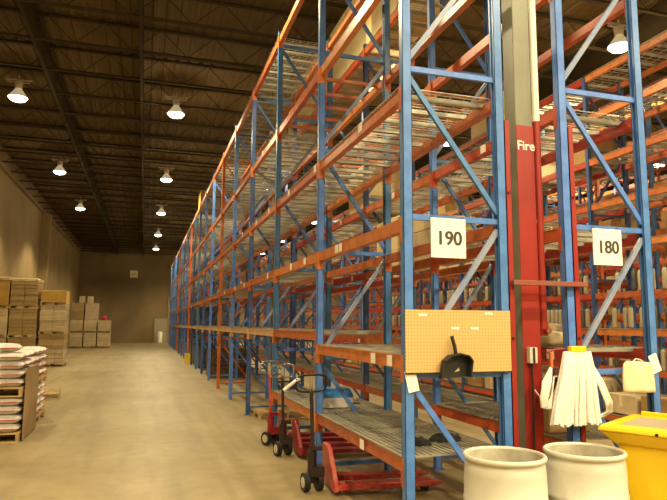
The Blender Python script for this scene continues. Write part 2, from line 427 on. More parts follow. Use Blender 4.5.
Y1, XA, XB = 4.309, 1.93, 3.41
LA0 = [.65, 1.42, 2.49, 3.57, 4.75, 6.33]; LA1 = [.65, 1.57, 2.49, 3.57, 4.75, 6.33]; LA = [1.57, 2.49, 3.57, 4.75, 6.33]
LB = [.70, 1.46, 2.49, 3.57, 4.75, 6.33]
labA = ['near end bay of the front rack row carrying the 190 sign and pegboard',
        'front row rack bay second from the camera, with a blue box on its low shelf',
        'front row rack bay third from the camera, open at floor level beyond the jacks',
        'front row rack bay fourth from the camera, over the flat pallet on the floor',
        'front row rack bay fifth from the camera, ending at the orange upright',
        'front row rack bay sixth from the camera, starting with the orange upright',
        'front row rack bay over the dark stacked crates']
NB = 19
for n in range(NB):
    lv = LA0 if n == 0 else LA1 if n == 1 else LA
    st = {0: ((1, .25), (1, .62), (2, 1.55), (2, 1.68), (3, .95), (0, .9)), 1: ((3, .1), (2, .55), (2, 1.3), (3, 1.5)), 2: ((2, .5), (2, 1.7), (3, 1.2), (1, .5)), 3: ((1, .5), (1, 1.8), (2, .9)), 4: ((1, 1.2),)}.get(n, ())
    if n > 1: st = tuple((a - 0, b) for a, b in st)
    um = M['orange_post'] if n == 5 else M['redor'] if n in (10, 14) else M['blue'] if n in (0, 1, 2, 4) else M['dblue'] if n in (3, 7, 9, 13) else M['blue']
    lab = labA[n] if n < len(labA) else 'far bay of the front rack row beyond the dark crates'
    bay((XA, Y1 + n * S, 0), lv, um, M['orange'], 2 if n < 4 else 1 if n < 8 else 0, st, ub=M['blue'], label=lab, nodeck=(2, 4, 5) if n == 0 else (2, 5) if n == 1 else (1,) if n % 3 == 0 else (),
        group=None if n < len(labA) else 'far bays of the front rack row', end=(n == NB - 1), bars=(4,) if n == 1 else (), rm2=M['faded'] if n > 1 else None)
labB = ['near end bay of the second rack row carrying the 180 sign and mops',
        'second row rack bay just behind the mops bay, cream boards on its top level',
        'second row rack bay third from the camera, stacked with cream boards on top']
for n in range(NB):
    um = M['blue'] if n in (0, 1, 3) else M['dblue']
    lab = labB[n] if n < 3 else 'deeper bay of the second rack row, seen only through the front row'
    bay((XB, Y1 + n * S, 0), LB, um, M['redor'] if n in (0, 2, 3, 6) else M['orange'], 2 if n < 3 else 0, ((2, .55), (1, .2), (3, 1.2), (2, 1.7)) if n < 3 else (), ub=M['blue'], label=lab,
        group=None if n < 3 else 'deeper bays of the second rack row', end=(n == NB - 1), bars=(4,) if n in (1, 2) else (), nodeck=(4, 5) if n == 0 else (2,))
# rows across the next aisles
LC_ = [.12, .95, 1.6, 2.25, 3.1, 3.9, 4.75, 5.6, 6.4]; LD = [.12, 1.2, 1.9, 2.6, 3.5, 4.4, 5.4, 6.4]
rows = [(7.9, LC_, 'redor', 'dblue', 'third', 0), (9.38, LD, 'orange', 'blue', 'fourth', 0), (13.8, LD, 'redor', 'dblue', 'fifth', 0), (15.3, LB, 'orange', 'blue', 'sixth', 0), (19.8, LD, 'orange', 'dblue', 'seventh', 0)]
for X, lv, b_, u_, nm, dt in rows:
    cnt = 17 if X < 12 else 13
    proto = None
    for n in range(cnt):
        um = M['orange_post'] if (n % 5 == 2 and X > 9) else M[u_]
        lab = 'rack bay of the %s row, seen through the racks in front' % nm
        bay((X, Y1 + (n + (1 if X < 12 else 2)) * S, 0), lv, um, M[b_ if n % 3 else 'orange'], dt, label=lab, group='bays of the %s rack row' % nm, end=(n == cnt - 1), nodeck=(1, 3) if dt == 0 else ())

# ---------------------------------------------------------------- fire column, pipe, guards
t = empty('building_column', (3.015, 4.4, 0)); tag(t, 'grey steel building column with a red front face reading Fire', 'column')
MB().box(0, .17, 0, .17, 0, ZC).build('shaft', M['colgrey'], t, bevel=.008)
MB().box(.0, .172, -.006, -.0005, .02, 3.44).build('red_panel', M['red'], t)
MB().box(-.02, .19, -.02, .19, 0, .02).build('base_plate', M['colgrey'], t)
def text(txt, size, name, m, parent, loc, th=.002, rot=(PI / 2, 0, 0), bold=0.0, sx=1., dup=0):
    cu = bpy.data.curves.new(name, 'FONT'); cu.body = txt; cu.size = size; cu.extrude = th; cu.align_x = 'CENTER'; cu.align_y = 'CENTER'; cu.offset = bold
    o = bpy.data.objects.new('tmp', cu); COL.objects.link(o)
    bpy.context.view_layer.update()
    me = bpy.data.meshes.new_from_object(o.evaluated_get(bpy.context.evaluated_depsgraph_get()))
    bpy.data.objects.remove(o); bpy.data.curves.remove(cu)
    if dup:
        bm = bmesh.new(); bm.from_mesh(me); g = bmesh.ops.duplicate(bm, geom=bm.verts[:] + bm.edges[:] + bm.faces[:])
        for v in g['geom']:
            if isinstance(v, bmesh.types.BMVert): v.co.x += dup; v.co.z += .0003
        bm.to_mesh(me); bm.free()
    me.materials.clear(); me.materials.append(m)
    q = bpy.data.objects.new(name, me); COL.objects.link(q); q.parent = parent; q.location = loc; q.rotation_euler = rot; q.scale = (sx, 1, 1)
    return q
text('Fire', .115, 'lettering', M['white'], t, (.09, -.009, 3.255), bold=.0015, sx=1.0)
fT = empty('building_column', (3.06, 15.2, 0)); tag(fT, 'beige steel building column far down the gap between the two rack rows', 'column')
MB().box(0, .2, 0, .2, 0, ZC).build('shaft', M['colgrey'], fT); MB().box(-.06, .26, -.06, .26, 0, .02).build('base_plate', M['colgrey'], fT)
fTt = tree(fT)
for y in (26., 36.8, 47.6): copy_tree(fTt, loc=(3.06, y, 0), label='distant building column between the rack rows', group='distant building columns')

t = empty('sprinkler_pipe', (3.245, 4.43, 0)); tag(t, 'vertical sprinkler pipe beside the Fire column, white above and red below', 'pipe')
MB().cyl((0, 0, 3.50), (0, 0, ZC - .02), .032, 16).build('upper_pipe', M['white'], t)
MB().cyl((0, 0, 1.72), (0, 0, 3.50), .033, 16).build('lower_pipe', M['red'], t)
v = MB().cyl((0, 0, 1.62), (0, 0, 1.74), .04, 16).cyl((0, 0, 1.66), (0, -.07, 1.66), .028, 12).build('valve', M['red'], t)
MB().cyl((0, -.069, 1.66), (0, -.08, 1.66), .025, 12).build('hand_wheel', M['redbar'], v)
b = MB().bar((-.055, -.0, 5.6), (-.02, 0, 5.6), .02, .03).build('pipe_bracket', M['redbar'], t)
MB().bar((-.055, -.0, 2.6), (-.02, 0, 2.6), .02, .03).build('pipe_bracket', M['redbar'], t)

def guard(x, lab):
    g = empty('post_guard', (x, 4.273, 0)); tag(g, lab, 'guard')
    MB().box(0, .05, 0, .006, 0.013, 3.42).box(0, .006, 0, .075, .013, 3.42).build('angle_strip', M['red'], g)
    for z in (.4, 1.6, 2.8): MB().cyl((.025, -.008, z), (.025, 0, z), .012, 8).build('bolt', M['iron'], g)
guard(2.815, 'red steel guard strip on the rear post of the 190 frame, left of the column')
guard(3.452, 'red steel guard strip on the blue post behind the white mops')
tag(MB().box(2.83, 3.55, 4.22, 4.262, 2.03, 2.07).build('tie_bar', M['redbar'], bevel=.003), 'dull red horizontal flat bar crossing the Fire column at sign height', 'bar')
t = empty('switch_box', (3.075, 4.39, 1.46)); tag(t, 'small grey switch box on the red column face', 'box')
MB().box(-.035, .04, -.05, 0, -.065, .065).build('box_body', M['lamp'], t, bevel=.004)
MB().box(-.006, .012, -.056, -.05, -.064, .064).build('dark_cover_strip', M['iron'], t)
MB().tube([(0, -.02, -.06), (0, -.025, -.3), (0, -.02, -.62), (.0, -.01, -1.44)], .009, 8).build('conduit', M['iron'], t)
MB().tube([(.01, -.03, -.28), (.05, -.05, -.34), (.10, -.05, -.35), (.15, -.03, -.33)], .007, 8).build('strap', M['lamp'], t)

# ---------------------------------------------------------------- signs, pegboard, dustpan
def sign(num, loc, rz, w, h, lab):
    t = empty('rack_sign', loc, rz); tag(t, lab, 'sign')
    MB().box(-w / 2, w / 2, -.004, .004, -h, 0).build('panel', M['paper'], t)
    text(num, .155, 'number', M['ink'], t, (0.003, -.006, -h * .52), th=.001, bold=.002, sx=.98, dup=.0045)
    for s in (-1, 1): MB().tube([(s * (w / 2 - .02), 0, -.01), (s * (w / 2 - .02), .0, .012), (s * (w / 2 - .02), .035, .018)], .003, 6).build('hook', M['iron'], t)
sign('190', (2.268, 4.26, 2.545), 0, .305, .315, 'white sign with black number 190 on the front rack frame')
sign('180', (3.80, 4.26, 2.54), 0, .30, .315, 'white sign with black number 180 on the right rack frame')

t = empty('pegboard', (1.885, 4.245, 1.345)); tag(t, 'yellow-tan perforated pegboard fixed across the end of the 190 rack frame', 'board')
MB().box(0, .915, 0, .012, 0, .475).build('board', M['peg'], t)
for x, z in ((.145, .435), (.72, .45), (.42, .335), (.59, .335)):
    MB().box(x - .034, x + .034, -.003, 0, z - .009, z + .009).build('label_strip', M['paper'], t)
MB().box(.0, .915, .002, .012, -.012, .0).build('backing_rail', M['iron'], t)  # dark strip painting the shade in the gap between board and brace

t = empty('dustpan', (2.285, 4.2, 1.30)); tag(t, 'black dustpan hanging by its handle on the pegboard', 'dustpan')
# open hopper: outline wide at the bottom lip
m = MB()
pts = [(-.15, 0.0), (.115, .015), (.135, .17), (.10, .215), (.02, .235), (-.07, .215), (-.125, .165)]
m.prism(pts, .008, Matrix.Translation((0, .02, 0)))
def rim(a, b_, d0, d1): m.bar((a[0], .02 - d0 / 2, a[1]), (b_[0], .02 - d1 / 2, b_[1]), .006, (d0 + d1) / 2, up=(0, 1, 0))
ps = pts
for i in range(1, 6): m.bar((ps[i][0], -.015, ps[i][1]), (ps[i + 1][0], -.015, ps[i + 1][1]), .012, .07, up=(0, 1, 0))
m.bar((ps[6][0], -.005, ps[6][1]), (ps[0][0], .0, ps[0][1]), .012, .05, up=(0, 1, 0))
m.build('pan', M['black'], t)
MB().tube([(.0, .0, .22), (-.015, .0, .31), (-.04, .0, .40)], .016, 10).build('handle', M['black'], t)
t.scale = (.88, 1, .8)
MB().prism([(-.01, .06), (.035, .10), (.04, .07)], .002, Matrix.Translation((0, .016, 0))).build('worn_patch', M['lamp'], t)

def tagpaper(loc, ry, lab):
    o = MB().box(-.045, .045, -.002, .002, -.16, 0).build('paper_tag', M['paper'], loc=loc, rot=(0, ry, 0)); tag(o, lab, 'tag')
tagpaper((1.925, 4.262, 1.36), -.22, 'white paper tag on the front post just below the pegboard')
tagpaper((4.215, 4.262, 1.46), -.35, 'white paper tag on the right rack post above the cream bag')

# ---------------------------------------------------------------- mops and bag
def mop_strands(name, parent, n, w0, w1, L, x0, seed, r=.011, loop=0.):
    rr = random.Random(seed); m = MB()
    for i in range(n):
        u = (i + .5) / n; a = (u - .5) * w0; b_ = x0 + (u - .5) * w1 + rr.uniform(-.01, .01); yy = rr.uniform(-.028, .028)
        l = L * (1 - rr.uniform(0, .05))
        pts = [(a, yy * .4, 0), (a + (b_ - a) * .35, yy - .012, -l * .3), (a + (b_ - a) * .7 + rr.uniform(-.008, .008), yy * 1.3, -l * .65), (b_ + rr.uniform(-.006, .006), yy * 1.4, -l)]
        m.tube(pts, r, 6)
    return m.build(name, M['mop'], parent)
t = empty('mop_head', (3.37, 4.175, 1.51)); tag(t, 'large white string mop head with yellow clamp hanging on the right rack frame', 'mop')
MB().box(-.075, .075, -.025, .025, -.02, .03).build('clamp', M['yellow'], t, bevel=.008)
m1 = mop_strands('strands', t, 110, .24, .45, .585, -.04, 3, .0145); m1.location = (0, 0, -.015)
mm = MB()
for k in range(5):
    mm.tube([(.09, 0, -.05), (.17 + .012 * k, -.02, -.25), (.245 + .014 * k, -.02, -.42), (.27 + .012 * k, 0, -.50), (.20 + .01 * k, .02, -.54), (.13, .01, -.5)], .010, 6)
mm.build('loose_loops', M['mop'], t)
MB().box(-.20, .13, -.030, .032, -.265, -.257).build('stitched_band', M['cardpale'], t)
t = empty('mop_head', (3.13, 4.19, 1.52)); tag(t, 'smaller white mop head with orange clip, left of the yellow-clamped mop', 'mop')
MB().box(-.013, .013, -.012, .012, -.15, -.03).build('clip', M['orange_post'], t, bevel=.004)
mm = MB()
for k in range(9):
    o_ = k * .009
    mm.tube([(0, 0, -.14), (-.02 - o_, -.01, -.26), (-.06 - o_ * .8, -.015, -.38), (-.055 - o_ * .7, 0, -.455), (-.015 - o_ * .5, .01, -.47), (.01, .01, -.36), (.03 + .006 * k, .01, -.22)], .010, 6)
mm.build('strands', M['mop'], t)
MB().tube([(-.02, .02, -.028), (.05, .03, -.01), (.16, .035, -.004)], .008, 6).build('hanging_rail', M['red'], t)

t = empty('cloth_bag', (4.0, 4.2, 1.16)); tag(t, 'flat cream cloth bag hanging on the right rack frame beside the blue post', 'bag')
m = MB(); nx, nz = 12, 10; rr = random.Random(5)
def bagpt(i, k, s):
    u = i / nx * 2 - 1; v = k / nz
    hw = .165 - .018 * v ** 3 - (.03 if v > .93 else 0)
    th = .028 * (1 - u * u) * (1 - v ** 4) + .004
    return (u * hw, s * (th + .004 * math.sin(u * 7 + v * 5)), v * .255 - .012 * (u + 1) * .6)
vs = [bagpt(i, k, s) for s in (-1, 1) for k in range(nz + 1) for i in range(nx + 1)]
N1 = (nx + 1) * (nz + 1)
fs = [(k * (nx + 1) + i, k * (nx + 1) + i + 1, (k + 1) * (nx + 1) + i + 1, (k + 1) * (nx + 1) + i) for k in range(nz) for i in range(nx)]
fs += [tuple(N1 + j for j in f_[::-1]) for f_ in fs]
for i in range(nx):
    fs.append((i, N1 + i, N1 + i + 1, i + 1)); a = nz * (nx + 1); fs.append((a + i, a + i + 1, N1 + a + i + 1, N1 + a + i))
for k in range(nz):
    a = k * (nx + 1); b_ = (k + 1) * (nx + 1); fs.append((a, b_, N1 + b_, N1 + a)); a += nx; b_ += nx; fs.append((a, N1 + a, N1 + b_, b_))
m.add(vs, fs, True); m.build('bag_body', M['cloth'], t)
MB().tube([(-.05, 0, .24), (-.03, 0, .262), (0, .02, .27), (.03, 0, .262), (.05, 0, .24)], .006, 6).build('strap', M['cloth'], t)

# ---------------------------------------------------------------- drums and yellow bin
def drum(loc, lab):
    t = empty('plastic_drum', loc); tag(t, lab, 'drum')
    MB().lathe([(0, .0), (.26, .0), (.275, .02), (.280, .12), (.284, .26), (.291, .265), (.291, .295), (.284, .30), (.287, .52), (.293, .525), (.293, .555), (.287, .56), (.284, .72), (.278, .775), (.266, .795), (.268, .80)], 48).build('barrel', M['drum'], t)
    MB().lathe([(.268, .80), (.284, .806), (.291, .812), (.292, .826), (.286, .836), (.274, .838), (.264, .834), (.262, .820)], 48).build('rim', M['drum'], t)
    MB().lathe([(.262, .822), (.258, .76), (.264, .70), (.268, .45), (.264, .03), (0, .03)], 48).build('inside_lining', M['drumin'], t)
    t.scale = (.955, .955, 1)
    return t
drum((2.375, 3.72, 0), 'open cream plastic drum in front of the pegboard rack, left of the pair')
drum((3.01, 3.70, 0), 'open cream plastic drum beside the yellow bin, under the mops')

t = empty('wheeled_bin', (3.22, 3.80, 0), math.radians(-60)); tag(t, 'bright yellow wheeled waste bin at the lower right corner', 'bin')
# local x runs along the near front edge, local y away from it (towards the back right)
def taper(m, x0, x1, y0, y1, z0, a0, a1, b0, b1, z1):
    vs = [(x0, y0, z0), (x1, y0, z0), (x1, y1, z0), (x0, y1, z0), (a0, b0, z1), (a1, b0, z1), (a1, b1, z1), (a0, b1, z1)]
    return m.add(vs, [(3, 2, 1, 0), (4, 5, 6, 7), (0, 1, 5, 4), (1, 2, 6, 5), (2, 3, 7, 6), (3, 0, 4, 7)])
m = MB(); taper(m, .15, .66, .12, .64, .09, .10, .72, .07, .72, .88); m.build('tub', M['yellow'], t, bevel=.05, seg=4)
m = MB(); taper(m, .09, .73, .055, .73, .85, .0, .76, .0, .78, .945); m.build('flared_collar', M['yellow'], t, bevel=.02, seg=3)
m = MB(); taper(m, -.01, .77, -.01, .79, .94, .01, .75, .01, .77, .985); m.build('lid', M['yellow'], t, bevel=.018, seg=3)
MB().box(.12, .64, .12, .60, .98, .989).build('grey_tray', M['tan'], t, bevel=.004)
MB().bar((.10, .70, .995), (.30, .70, .995), .03, .05).build('handle', M['yellow'], t, bevel=.008)
for x in (.40, .62): MB().cyl((x, .002, .955), (x, -.016, .955), .011, 12).build('rivet', M['iron'], t)
for y in (.22, .54):
    MB().cyl((.60, y - .025, .08), (.60, y + .025, .08), .08, 20).build('wheel', M['black'], t)
    MB().cyl((.20, y - .02, .05), (.20, y + .02, .05), .05, 16).build('wheel', M['black'], t)

# ---------------------------------------------------------------- pallet jacks
def jack(loc, rz, steer, red, shaft, loopm, lab, tilt=-.05, grip=True):
    t = empty('pallet_jack', loc, rz); tag(t, lab, 'pallet jack')
    for s in (-1, 1):
        y = s * .19
        fk = MB()
        vs = [(.0, y - .08, .06), (.0, y + .08, .06), (1.05, y + .08, .06), (1.05, y - .08, .06), (.0, y - .08, .115), (.0, y + .08, .115), (1.05, y + .08, .105), (1.05, y - .08, .105), (1.17, y + .045, .075), (1.17, y - .045, .075), (1.17, y + .045, .09), (1.17, y - .045, .09)]
        fk.add(vs, [(0, 1, 2, 3), (4, 7, 6, 5), (0, 4, 5, 1), (0, 3, 7, 4), (1, 5, 6, 2), (3, 2, 8, 9), (7, 11, 10, 6), (2, 6, 10, 8), (3, 9, 11, 7), (9, 8, 10, 11)])
        fo = fk.build('fork', red, t, bevel=.005)
        MB().cyl((.98, y - .045, .038), (.98, y + .045, .038), .037, 16).build('load_roller', M['iron'], fo)
    # leaning bulkhead plate
    a = .30; b_ = .135
    vs = []
    for z, hw, x in ((.05, a, .0), (.15, a, -.005), (.43, b_ + .02, -.035), (.47, b_ - .03, -.04)):
        vs += [(x, -hw, z), (x, hw, z), (x + .05, hw, z), (x + .05, -hw, z)]
    fs = [(3, 2, 1, 0)] + [(k * 4 + i, k * 4 + (i + 1) % 4, k * 4 + 4 + (i + 1) % 4, k * 4 + 4 + i) for k in range(3) for i in range(4)] + [(12, 13, 14, 15)]
    MB().add(vs, fs).build('bulkhead', red, t, bevel=.01)
    # pump
    px = -.17
    MB().cyl((px, 0, .16), (px, 0, .40), .048, 16).cyl((px, 0, .40), (px, 0, .46), .03, 12).bar((px - .02, 0, .2), (-.05, 0, .2), .12, .10).bar((px, 0, .43), (-.07, 0, .43), .09, .04).build('hydraulic_pump', M['iron'] if shaft is M['iron'] else red, t)
    st = MB().cyl((0, -.09, .0), (0, .09, .0), .018, 10).bar((0, 0, 0), (0, 0, .10), .07, .05).build('steering_axle', M['iron'], t, loc=(px, 0, .095), rot=(0, 0, steer))
    for s in (-1, 1):
        w = MB().cyl((0, s * .045, 0), (0, s * .10, 0), .092, 24).build('steer_wheel', M['black'], st)
        MB().cyl((0, s * .098, 0), (0, s * .104, 0), .055, 18).cyl((0, s * .10, 0), (0, s * .108, 0), .02, 10).build('hub', M['lamp'], w)
    h = MB().tube([(0, 0, 0), (tilt * .3, 0, .25), (tilt, 0, .66)], .019, 10).bar((-.02, -.04, -.02), (-.02, .04, -.02), .05, .06).build('handle_shaft', shaft, t, loc=(px, 0, .37), rot=(0, 0, steer))
    pts = []
    for i in range(21):
        q = 2 * PI * i / 20; cx, cz = math.cos(q), math.sin(q)
        e = .55
        pts.append((tilt * 1.05 + .02 * cz, .17 * math.copysign(abs(cx) ** e, cx), .715 + .09 * math.copysign(abs(cz) ** e, cz)))
    MB().tube(pts, .0125, 8).build('handle_loop', loopm, h)
    MB().bar((tilt, 0, .62), (tilt * 1.02, 0, .77), .035, .03, up=(0, 1, 0)).build('control_lever', M['tan'], h)
    if grip: MB().cyl((tilt, -.14, .77), (tilt - .02, -.30, .65), .018, 10).build('grip', M['white'], h)
    return t
jack((1.885, 6.24, 0), math.radians(-5), math.radians(-80), M['jackred'], M['iron'], M['black'], 'nearest red pallet jack with black handle, forks under the end bay shelf')
jack((1.96, 7.98, 0), math.radians(-4), math.radians(-75), M['jackred2'], M['iron'], M['chrome'], 'middle pallet jack with dark shaft and chrome handle loop', grip=False)
jack((1.95, 8.75, 0), math.radians(-3), math.radians(-60), M['jackred2'], M['jackred'], M['chrome'], 'farthest of the parked pallet jacks, with a bright red shaft', grip=False)

# ---------------------------------------------------------------- pallets, cartons, loads
def pallet_parts(w=1.05, d=1.2, m=None, name='wooden_pallet', loc=(0, 0, 0), rz=0, lab='', group=None):
    m = m or M['wood']
    t = empty(name, loc, rz); tag(t, lab, 'pallet', group)
    mt = MB()
    n = 7
    for i in range(n):
        y = d * i / (n - 1) * (1 - .1 / d) ; mt.box(0, w, y, y + .1, .118, .138)
    mt.build('deck_boards', m, t)
    ms = MB()
    for x in (0, w / 2 - .02, w - .04):
        for y in (0, d / 2 - .07, d - .14): ms.box(x, x + .04 if x else .04, y, y + .14, .02, .095)
        ms.box(x, x + .04, 0, d, .088, .118)
    ms.build('stringers', m, t)
    mb = MB()
    for y in (0, d / 2 - .05, d - .1): mb.box(0, w, y, y + .1, 0, .02)
    mb.build('bottom_boards', m, t)
    return t
pal0 = pallet_parts(loc=(2.02, 10.95, 0), lab='bare wooden pallet lying on the floor under the front racks beyond the pallet jacks')
PT = tree(pal0)
def pallet(loc, lab, group=None, scale=(1, 1, 1), rz=0): 
    c = copy_tree(PT, loc=loc, rz=rz, label=lab, scale=scale)
    if group: c['group'] = group
    return c
pallet((-2.3, 15.0, 0), 'lone yellowish wooden pallet on the aisle floor beyond the white bags', rz=.1, scale=(.5, 1.3, 1))

def load(loc, w, d, h, m, layers, lab, cat='carton stack', group=None, cols=2, top=None, seed=0, capm=None):
    t = empty('carton_stack', loc); tag(t, lab, cat, group); rr = random.Random(seed)
    lh = h / layers
    for k in range(layers):
        j = rr.uniform(-.008, .008); mb = MB()
        for c in range(cols):
            x0 = w * c / cols + j; mb.box(x0 + .003, x0 + w / cols - .003, 0 + j, d / 2 - .004 + j, k * lh, (k + 1) * lh - .004).box(x0 + .003, x0 + w / cols - .003, d / 2 + .004 + j, d + j, k * lh, (k + 1) * lh - .004)
        mb.build('carton_layer', m, t, bevel=.01, seg=1)
    if capm: MB().box(-.01, w + .01, -.01, d + .01, h, h + .14).build('top_cover', capm, t, bevel=.03, seg=2)
    return t
# stacks along the left, at Y about 26
Yp = 26.2
def tower(x0, w, tiers, what, g=None, Y=Yp, d=1.15, k0=0):
    z = 0.
    for i, (h, m, layers, cols, pl, lab, cap) in enumerate(tiers):
        if pl:
            pallet((x0, Y, z), ('wooden pallet under the %s' % lab).replace('carton stack', 'cartons').replace(' stack', '').replace(' of the tower', ', tower').replace('shrink-wrapped ', '').replace(' just above the bottom one', '').replace('crinkled ', '').replace('shiny wrapped one', 'shiny one').replace(' at the floor in the tower', ' at floor level, tower'), scale=(w / 1.05, d / 1.2, 1)); z += .138
        load((x0 + .01, Y + .01, z), w - .02, d - .02, h, m, layers, lab, cols=cols, seed=i + k0, capm=cap); z += h + (.14 if cap else 0)
tower(-3.96, .95, [(.56, M['wrap'], 3, 3, True, 'shrink-wrapped carton stack at the bottom of the shiny right-hand tower', None),
                    (.56, M['wrapbrown'], 3, 2, False, 'brownish carton stack just above the bottom one of the shiny right-hand tower', None),
                    (1.00, M['wrap'], 5, 2, True, 'crinkled shiny wrapped carton stack in the middle of the right-hand tower', None),
                    (.46, M['cardyel'], 1, 1, True, 'golden brown carton on top of the shiny right-hand tower', None)], 'a')
tower(-5.05, 1.0, [(.98, M['wrapbrown'], 6, 2, True, 'brown carton stack at the floor in the tower left of the shiny wrapped one', None),
                    (1.00, M['wrapbrown'], 7, 2, True, 'brown carton stack in the middle of the tower left of the shiny wrapped one', None),
                    (.92, M['wrapbrown'], 7, 2, True, 'brown carton stack on top of the tower, capped with pale sheet', M['wrap'])], 'b', k0=5)
tower(-5.76, .68, [(.98, M['wrap'], 4, 2, True, 'bottom carton stack of the tower against the left wall', None),
                   (1.0, M['cardpale'], 4, 2, True, 'middle pale carton stack of the tower against the left wall', None),
                   (.95, M['cardyel'], 3, 1, True, 'golden carton stack on top of the tower against the left wall', M['wrap'])], 'c', k0=9)
# far group at Y about 45
zz = [0, 1.058, 2.1]
for c in range(3):
    xx = -4.95 + c * .90
    for i, h in enumerate((1.0, .82)):
        pallet((xx, 45.6, zz[i]), 'pallet in the far block of wrapped stacks by the back of the aisle', 'pallets in the far block', scale=(.84 / 1.05, 1, 1))
        load((xx + .01, 45.62, zz[i] + .138), .82, 1.15, h - .08, M['wrap'] if (c + i) % 2 else M['cardpale'], 3, 'pale wrapped stack in the lower two tiers of the far block', group='lower stacks of the far block', cols=1, seed=c * 3 + i)
for c in range(2):
    xx = -4.95 + c * .92
    load((xx, 45.62, 1.945), .84, 1.15, 1.18, M['wrapbrown'] if c == 0 else M['wrap'], 2, ['tall brownish stack on the third tier of the far block, left', 'pale shiny stack on the third tier of the far block, right'][c], cols=1)
for c, xx in enumerate((-4.45, -3.92)):
    o = MB().box(0, .36, 0, .4, 0, .46).build('carton', M['cardpale'], loc=(xx, 45.8, 3.13), bevel=.01); tag(o, ['small left carton on top of the far block', 'small right carton on top of the far block'][c], 'carton')
o = MB().lathe([(0, 0), (.13, .0), (.15, .1), (.14, .24), (.08, .30), (0, .31)], 20).build('red_jug', mat('red_plastic', (.7, .02, .06), .4), loc=(-2.75, 45.9, 1.94)); tag(o, 'small bright red container on top of the far block', 'container')
# far wall items
t = empty('wall_sign', (-1.14, YF, 6.2)); tag(t, 'small pale square sign high on the far wall', 'sign')
MB().box(-.33, .33, -.05, 0, -.33, .33).build('panel', M['cream'], t); MB().box(-.2, .2, -.055, -.05, -.05, .05).build('mark', M['cardpale'], t)
t = empty('wrapped_roll', (1.35, YF - .6, 0)); tag(t, 'white wrapped roll standing by the far wall door', 'roll')
MB().lathe([(0, 0), (.2, 0), (.22, .05), (.21, .5), (.23, .9), (.14, 1.0), (0, 1.02)], 20).build('roll_body', M['white'], t)
MB().cyl((0, 0, 1.0), (0, 0, 1.12), .05, 12).build('core', M['card'], t)

# ---------------------------------------------------------------- white bags on pallets
def bag_mesh():
    m = MB(); nx, ny = 10, 8; w, d, h = .52, .37, .123
    vs = []
    for s in (0, 1):
        for k in range(ny + 1):
            for i in range(nx + 1):
                u = i / nx * 2 - 1; v = k / ny * 2 - 1
                e = (1 - abs(u) ** 3.2) ** .36 * (1 - abs(v) ** 3.2) ** .36 if abs(u) < 1 and abs(v) < 1 else 0
                hx = w / 2 * (1 - .03 * abs(v) ** 4); hy = d / 2 * (1 - .06 * abs(u) ** 4)
                z = h / 2 + (h / 2) * e * (1 if s else -1) * (1 + .04 * math.sin(5 * u + 3 * v))
                vs.append((u * hx, v * hy, z))
    N = (nx + 1) * (ny + 1)
    fs = [(k * (nx + 1) + i, (k + 1) * (nx + 1) + i, (k + 1) * (nx + 1) + i + 1, k * (nx + 1) + i + 1) for k in range(ny) for i in range(nx)]
    fs += [tuple(N + j for j in q[::-1]) for q in fs]
    return m.add(vs, fs, True)
b0 = empty('filled_bag', (0, 0, 0)); tag(b0, 'x', 'bag')
bag_mesh().build('bag_body', M['bag'], b0)
MB().box(.258, .263, -.10, .10, .045, .072).box(-.02, .20, -.188, -.183, .048, .064).build('red_stripe', M['bagred'], b0)
BT = tree(b0); used0 = False
def bags(x1, y0, cols, rows_, tiers, word, dx=.53, dy=.385, capy=True):
    global used0
    z = 0.
    for ti, n in enumerate(tiers):
        pallet((x1 - cols * dx - .0, y0, z), 'wooden pallet under the %s tier of white bags, %s stack' % (['lower', 'upper'][ti], word), scale=(cols * dx / 1.05, rows_ * dy / 1.2, 1)); z += .138
        for k in range(n):
            for i in range(cols):
                for j in range(rows_):
                    loc = (x1 - dx * (i + .5) + random.uniform(-.012, .012), y0 + dy * (j + .5) + random.uniform(-.01, .01), z + k * .125)
                    lab = 'white printed bag in the %s tier of the %s bag stack' % (['lower', 'upper'][ti], word)
                    g = '%s stack %s bags' % (word, ['lower', 'upper'][ti])
                    if not used0:
                        b0.location = loc; b0['label'] = lab; b0['group'] = g; used0 = True
                    else: copy_tree(BT, loc=loc, rz=random.uniform(-.03, .03), label=lab, group=g)
        z += n * .125 + .002
    return z
zt = bags(-1.66, 9.84, 2, 3, (4, 4), 'near')
bags(-1.70, 11.38, 2, 3, (4, 4), 'second')
# top bag heap with red mark
o = copy_tree(BT, loc=(-1.98, 10.05, zt), rz=.15, label='puffed white bag lying on top of the near bag stack'); 
if 'group' in o: del o['group']
o = MB()
o.box(0, .012, 0, 1.10, 0, 1.02)
sh = o.build('kraft_sheet', M['kraft'], loc=(-1.635, 9.95, .02)); tag(sh, 'brown kraft sheet standing against the side of the near bag stack', 'sheet')

# ---------------------------------------------------------------- goods on racks
def one(name, mb, m, loc, lab, cat, bevel=0., rz=0):
    o = mb.build(name, m, loc=loc, bevel=bevel, rot=(0, 0, rz)); tag(o, lab, cat); return o
